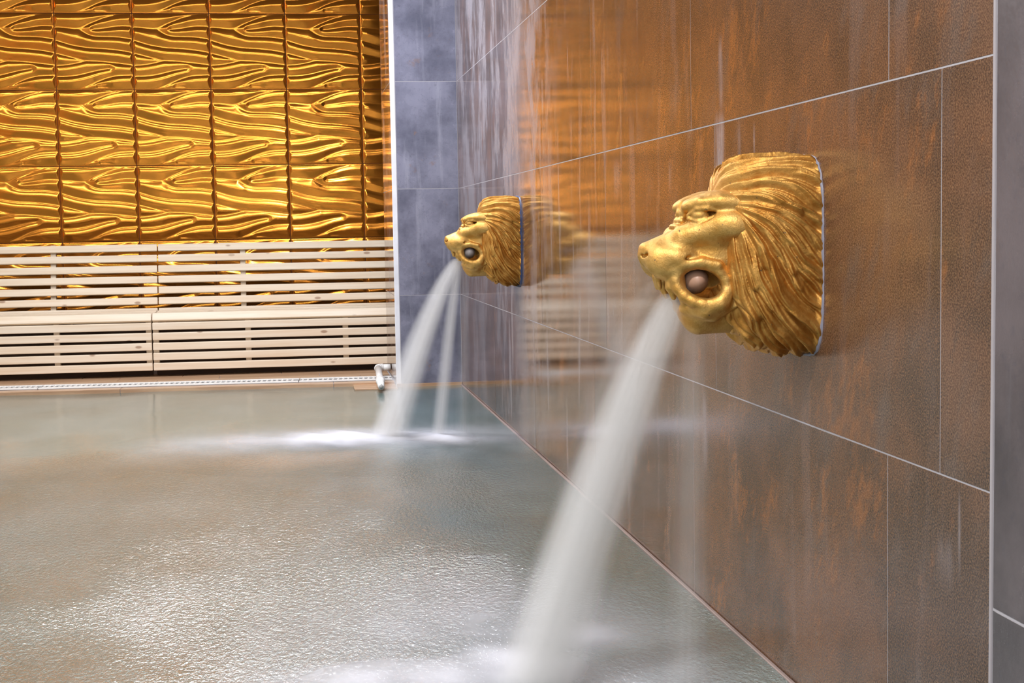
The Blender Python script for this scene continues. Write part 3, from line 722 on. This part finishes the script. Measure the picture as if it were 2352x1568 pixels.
# ---- overflow drain with its plastic grate, in three lengths
def chevron_mesh():
    bm = bmesh.new()
    for s in (0, 1):
        a = [(-0.006, 0.0), (0.004, 0.0), (0.012, 0.052), (0.002, 0.052)]
        if s: a = [(0.002, 0.052), (0.012, 0.052), (0.004, 0.104), (-0.006, 0.104)]
        t_ = [bm.verts.new((x, y, 0.006)) for x, y in a]; u_ = [bm.verts.new((x, y, 0.0)) for x, y in a]
        bm.faces.new(t_)
        for i in range(4): bm.faces.new((t_[i], u_[i], u_[(i + 1) % 4], t_[(i + 1) % 4]))
    return bm_mesh(bm, 'grate_bar', M['pvc'])
chev = chevron_mesh()
for label, xa, xb in (('leftmost length of white plastic grate along the pool edge', -3.30, -2.40), ('middle length of white plastic grate along the pool edge', -2.397, -0.925), ('short length of white plastic grate next to the white pipe', -0.922, -0.385)):
    xm = (xa + xb) / 2
    d = tag(empty('drain_grate', (xm, 8.862 + (xm + 0.6) * -0.043, ZD - 0.004)), label, 'grate', 'white grates of the overflow drain'); d.rotation_euler.z = sk
    w = (xb - xa) / 2
    link('drain_channel', bm_mesh(box_bm(-w, w, -.090, .090, 0.0002, 0.004), 'drain_channel', M['slot']), d)
    for y in (-.072, .072): link('rail', bm_mesh(box_bm(-w, w, y - .020, y + .020, 0.0045, 0.0125, 0.001), 'rail', M['pvc']), d)
    k = int(2 * w / 0.0295)
    for i in range(k):
        o = link('grate_bar', chev, d); o.location = (-w + 0.014 + i * 0.0295, -0.052, 0.0055)

# ---- white plastic pipe lying across the deck into the pool
pr = tag(empty('drain_pipe', (-0.475, 8.60, 0.0)), 'white plastic pipe with elbow lying over the pool edge by the pier', 'pipe')
def padd(name, bm): 
    o = link(name, bm_mesh(bm, name, M['pvc'], True), pr); o.location = -pr.location; return o
A = [(-0.380, 9.02, 0.070), (-0.425, 9.02, 0.070)]
padd('inlet', tube_bm(A, 0.021))
arc = [(-0.425 - 0.03 * math.sin(q), 9.02 - 0.03 * (1 - math.cos(q)), 0.070) for q in np.linspace(0, math.pi / 2, 8)]
padd('elbow', tube_bm(arc, 0.024))
P0, P1 = Vector((-0.455, 8.985, 0.070)), Vector((-0.480, 8.30, 0.040))
bm = tube_bm([P0, P1], 0.0195); padd('pipe_run', bm)
dv_ = (P1 - P0).normalized()
padd('collar', tube_bm([P0 + dv_ * 0.46, P0 + dv_ * 0.475, P0 + dv_ * 0.545, P0 + dv_ * 0.56], [0.021, 0.025, 0.025, 0.021], 24))
Q0 = P1 - dv_ * 0.05
bm = tube_bm([P1, P1 + dv_ * 0.06], 0.0175, caps=False); tube_bm([P1 + dv_ * 0.06, P1 + dv_ * 0.06 - dv_ * 0.05], 0.0125, caps=False, bm=bm)
a_ = [v for v in bm.verts]; n_ = 20
bm.verts.ensure_lookup_table()
for q in range(n_): bm.faces.new((bm.verts[n_ + q], bm.verts[n_ + (q + 1) % n_], bm.verts[2 * n_ + (q + 1) % n_], bm.verts[2 * n_ + q]))
padd('spigot', bm)
bm = tube_bm([P1 + dv_ * 0.012, P1 + dv_ * 0.014], 0.0123); o = padd('bore', bm); o.data.materials.clear(); o.data.materials.append(mat_plain('rusty_bore', (0.55, 0.28, 0.06), 0.6))

# ================================================================ lion spouts
LM = lion_meshes()
mane_me = np_mesh('mane', LM['mane'][0], LM['mane'][1], M['mane']); face_me = np_mesh('head', LM['face'][0], LM['face'][1], M['lion'])  # mane colour has orange light bounced between the locks mixed in
def knob_mesh(m):
    b = bmesh.new(); bmesh.ops.create_uvsphere(b, u_segments=36, v_segments=20, radius=1)
    for v in b.verts: v.co = Vector((0.207 + v.co.x * 0.027, v.co.y * 0.060, -0.035 + v.co.z * 0.027))
    return bm_mesh(b, 'spout_knob', m, True)
def caulk_mesh(m, w, seed, c_blob=False):
    rng = random.Random(seed); n = 150; ring = []
    for i in range(n):
        a = 2 * math.pi * i / n; c, s_ = math.cos(a), math.sin(a); e = 4.6
        k = (abs(c)**e + abs(s_)**e)**(-1 / e)
        ring.append((0.0, 0.1385 * c * k, 0.0075 + 0.1845 * s_ * k))
    bm = bmesh.new(); prev = None; first = None
    for i, p in enumerate(ring):
        q = 0.0
        if c_blob: q = 1.6 * (math.exp(-((a - 0.93) / 0.22)**2) + 1.3 * math.exp(-((a - 5.38) / 0.25)**2))
        r = w * (1 + q * rng.uniform(0.5, 1.2)) * rng.uniform(0.7, 1.35); lift = w * (1 + q * rng.uniform(0.6, 1.3)) * rng.uniform(0.7, 1.5)
        o = Vector((0, p[1], p[2] - 0.0075)).normalized()
        c = Vector(p)
        prof = [c + Vector((0.0, 0, 0)) + o * r * 1.3, c + Vector((lift * 0.75, 0, 0)) + o * r * 0.95, c + Vector((lift * 1.15, 0, 0)) + o * r * 0.2, c + Vector((lift * 0.9, 0, 0)) - o * r * 0.9, c + Vector((0.0, 0, 0)) - o * r]
        cur = [bm.verts.new(q) for q in prof]
        if prev:
            for a_, b_ in zip(range(4), range(1, 5)): bm.faces.new((prev[a_], prev[b_], cur[b_], cur[a_]))
        else: first = cur
        prev = cur
    for a_, b_ in zip(range(4), range(1, 5)): bm.faces.new((prev[a_], prev[b_], first[b_], first[a_]))
    return bm_mesh(bm, 'sealant', m, True)
def lion(label, y, knob, caulk, w, seed, cl, kl):
    root = tag(empty('lion_spout', (0, y, 0.83)), label, 'wall spout', 'gold lion heads spouting water')
    root.rotation_euler.z = math.pi
    link('mane', mane_me, root); link('head', face_me, root)
    tag(link('spout_knob', knob_mesh(knob), root), kl); tag(link('sealant', caulk_mesh(caulk, w, seed, y < 4), root), cl)
    return root
LY, LF = 2.755, 6.345
lion('large gold lion head in the foreground with pale sealant behind its mane', LY, M['knob'], M['caulk'], 0.0028, 3, 'pale lumpy sealant', 'tan round plug in the mouth')
lion('small distant gold lion head near the grey pier with blue sealant', LF, M['knob_pale'], M['caulk_blue'], 0.0055, 8, 'dark blue sealant', 'pale round plug in the mouth')

# ---- the jets
def jet_mesh(name, top, end, r0, r1, ex, sy, m):
    bm = bmesh.new(); rings = []; n = 28; seg = 24
    for i in range(n + 1):
        tl = i / n; t = tl**ex; r = (r0 + (r1 - r0) * tl**0.7) * 1.03
        c = (top[0] + (end[0] - top[0]) * t, top[1] + (end[1] - top[1]) * t, top[2] * (1 - tl))
        rings.append([bm.verts.new((c[0] + r * math.cos(q * 2 * math.pi / seg), c[1] + r * sy * math.sin(q * 2 * math.pi / seg), max(c[2], 0.004))) for q in range(seg)])
    for A, B in zip(rings, rings[1:]):
        for q in range(seg): bm.faces.new((A[q], B[q], B[(q + 1) % seg], A[(q + 1) % seg]))
    bm.faces.new(rings[0]); bm.faces.new(rings[-1][::-1])
    return bm_mesh(bm, name, m, True)
def jet(label, y, parts):
    root = tag(empty('water_jet', (0, y, 0)), label, 'water jet', 'water pouring from the lion mouths')
    for i, (nm, top, end, r0, r1, ex, dens, sy) in enumerate(parts):
        m = mat_jet('spray', top, end, r0, r1, ex, dens, sy)
        link(nm, jet_mesh(nm, top, end, r0, r1, ex, sy, m), root)
jet('thick white water jet falling from the foreground lion', LY, [
    ('main_stream', (-0.232, 0.0, 0.770), (-0.513, 0.07, 0.0), 0.040, 0.108, 0.83, 40, 1.0),
    ('fine_veil', (-0.205, 0.0, 0.745), (-0.222, 0.02, 0.0), 0.030, 0.060, 0.9, 7.0, 0.8),
    ('side_veil', (-0.272, 0.0, 0.795), (-0.49, 0.06, 0.0), 0.022, 0.10, 0.62, 5.0, 0.8)])
jet('pair of white water jets falling from the distant lion', LF, [
    ('main_stream', (-0.248, 0.0, 0.770), (-0.562, 0.12, 0.0), 0.036, 0.110, 0.78, 28, 1.0),
    ('second_stream', (-0.250, 0.0, 0.760), (-0.343, 0.10, 0.0), 0.028, 0.044, 0.85, 32, 1.0),
    ('fine_veil', (-0.225, 0.0, 0.735), (-0.250, 0.02, 0.0), 0.025, 0.045, 0.9, 5.0, 1.0)])
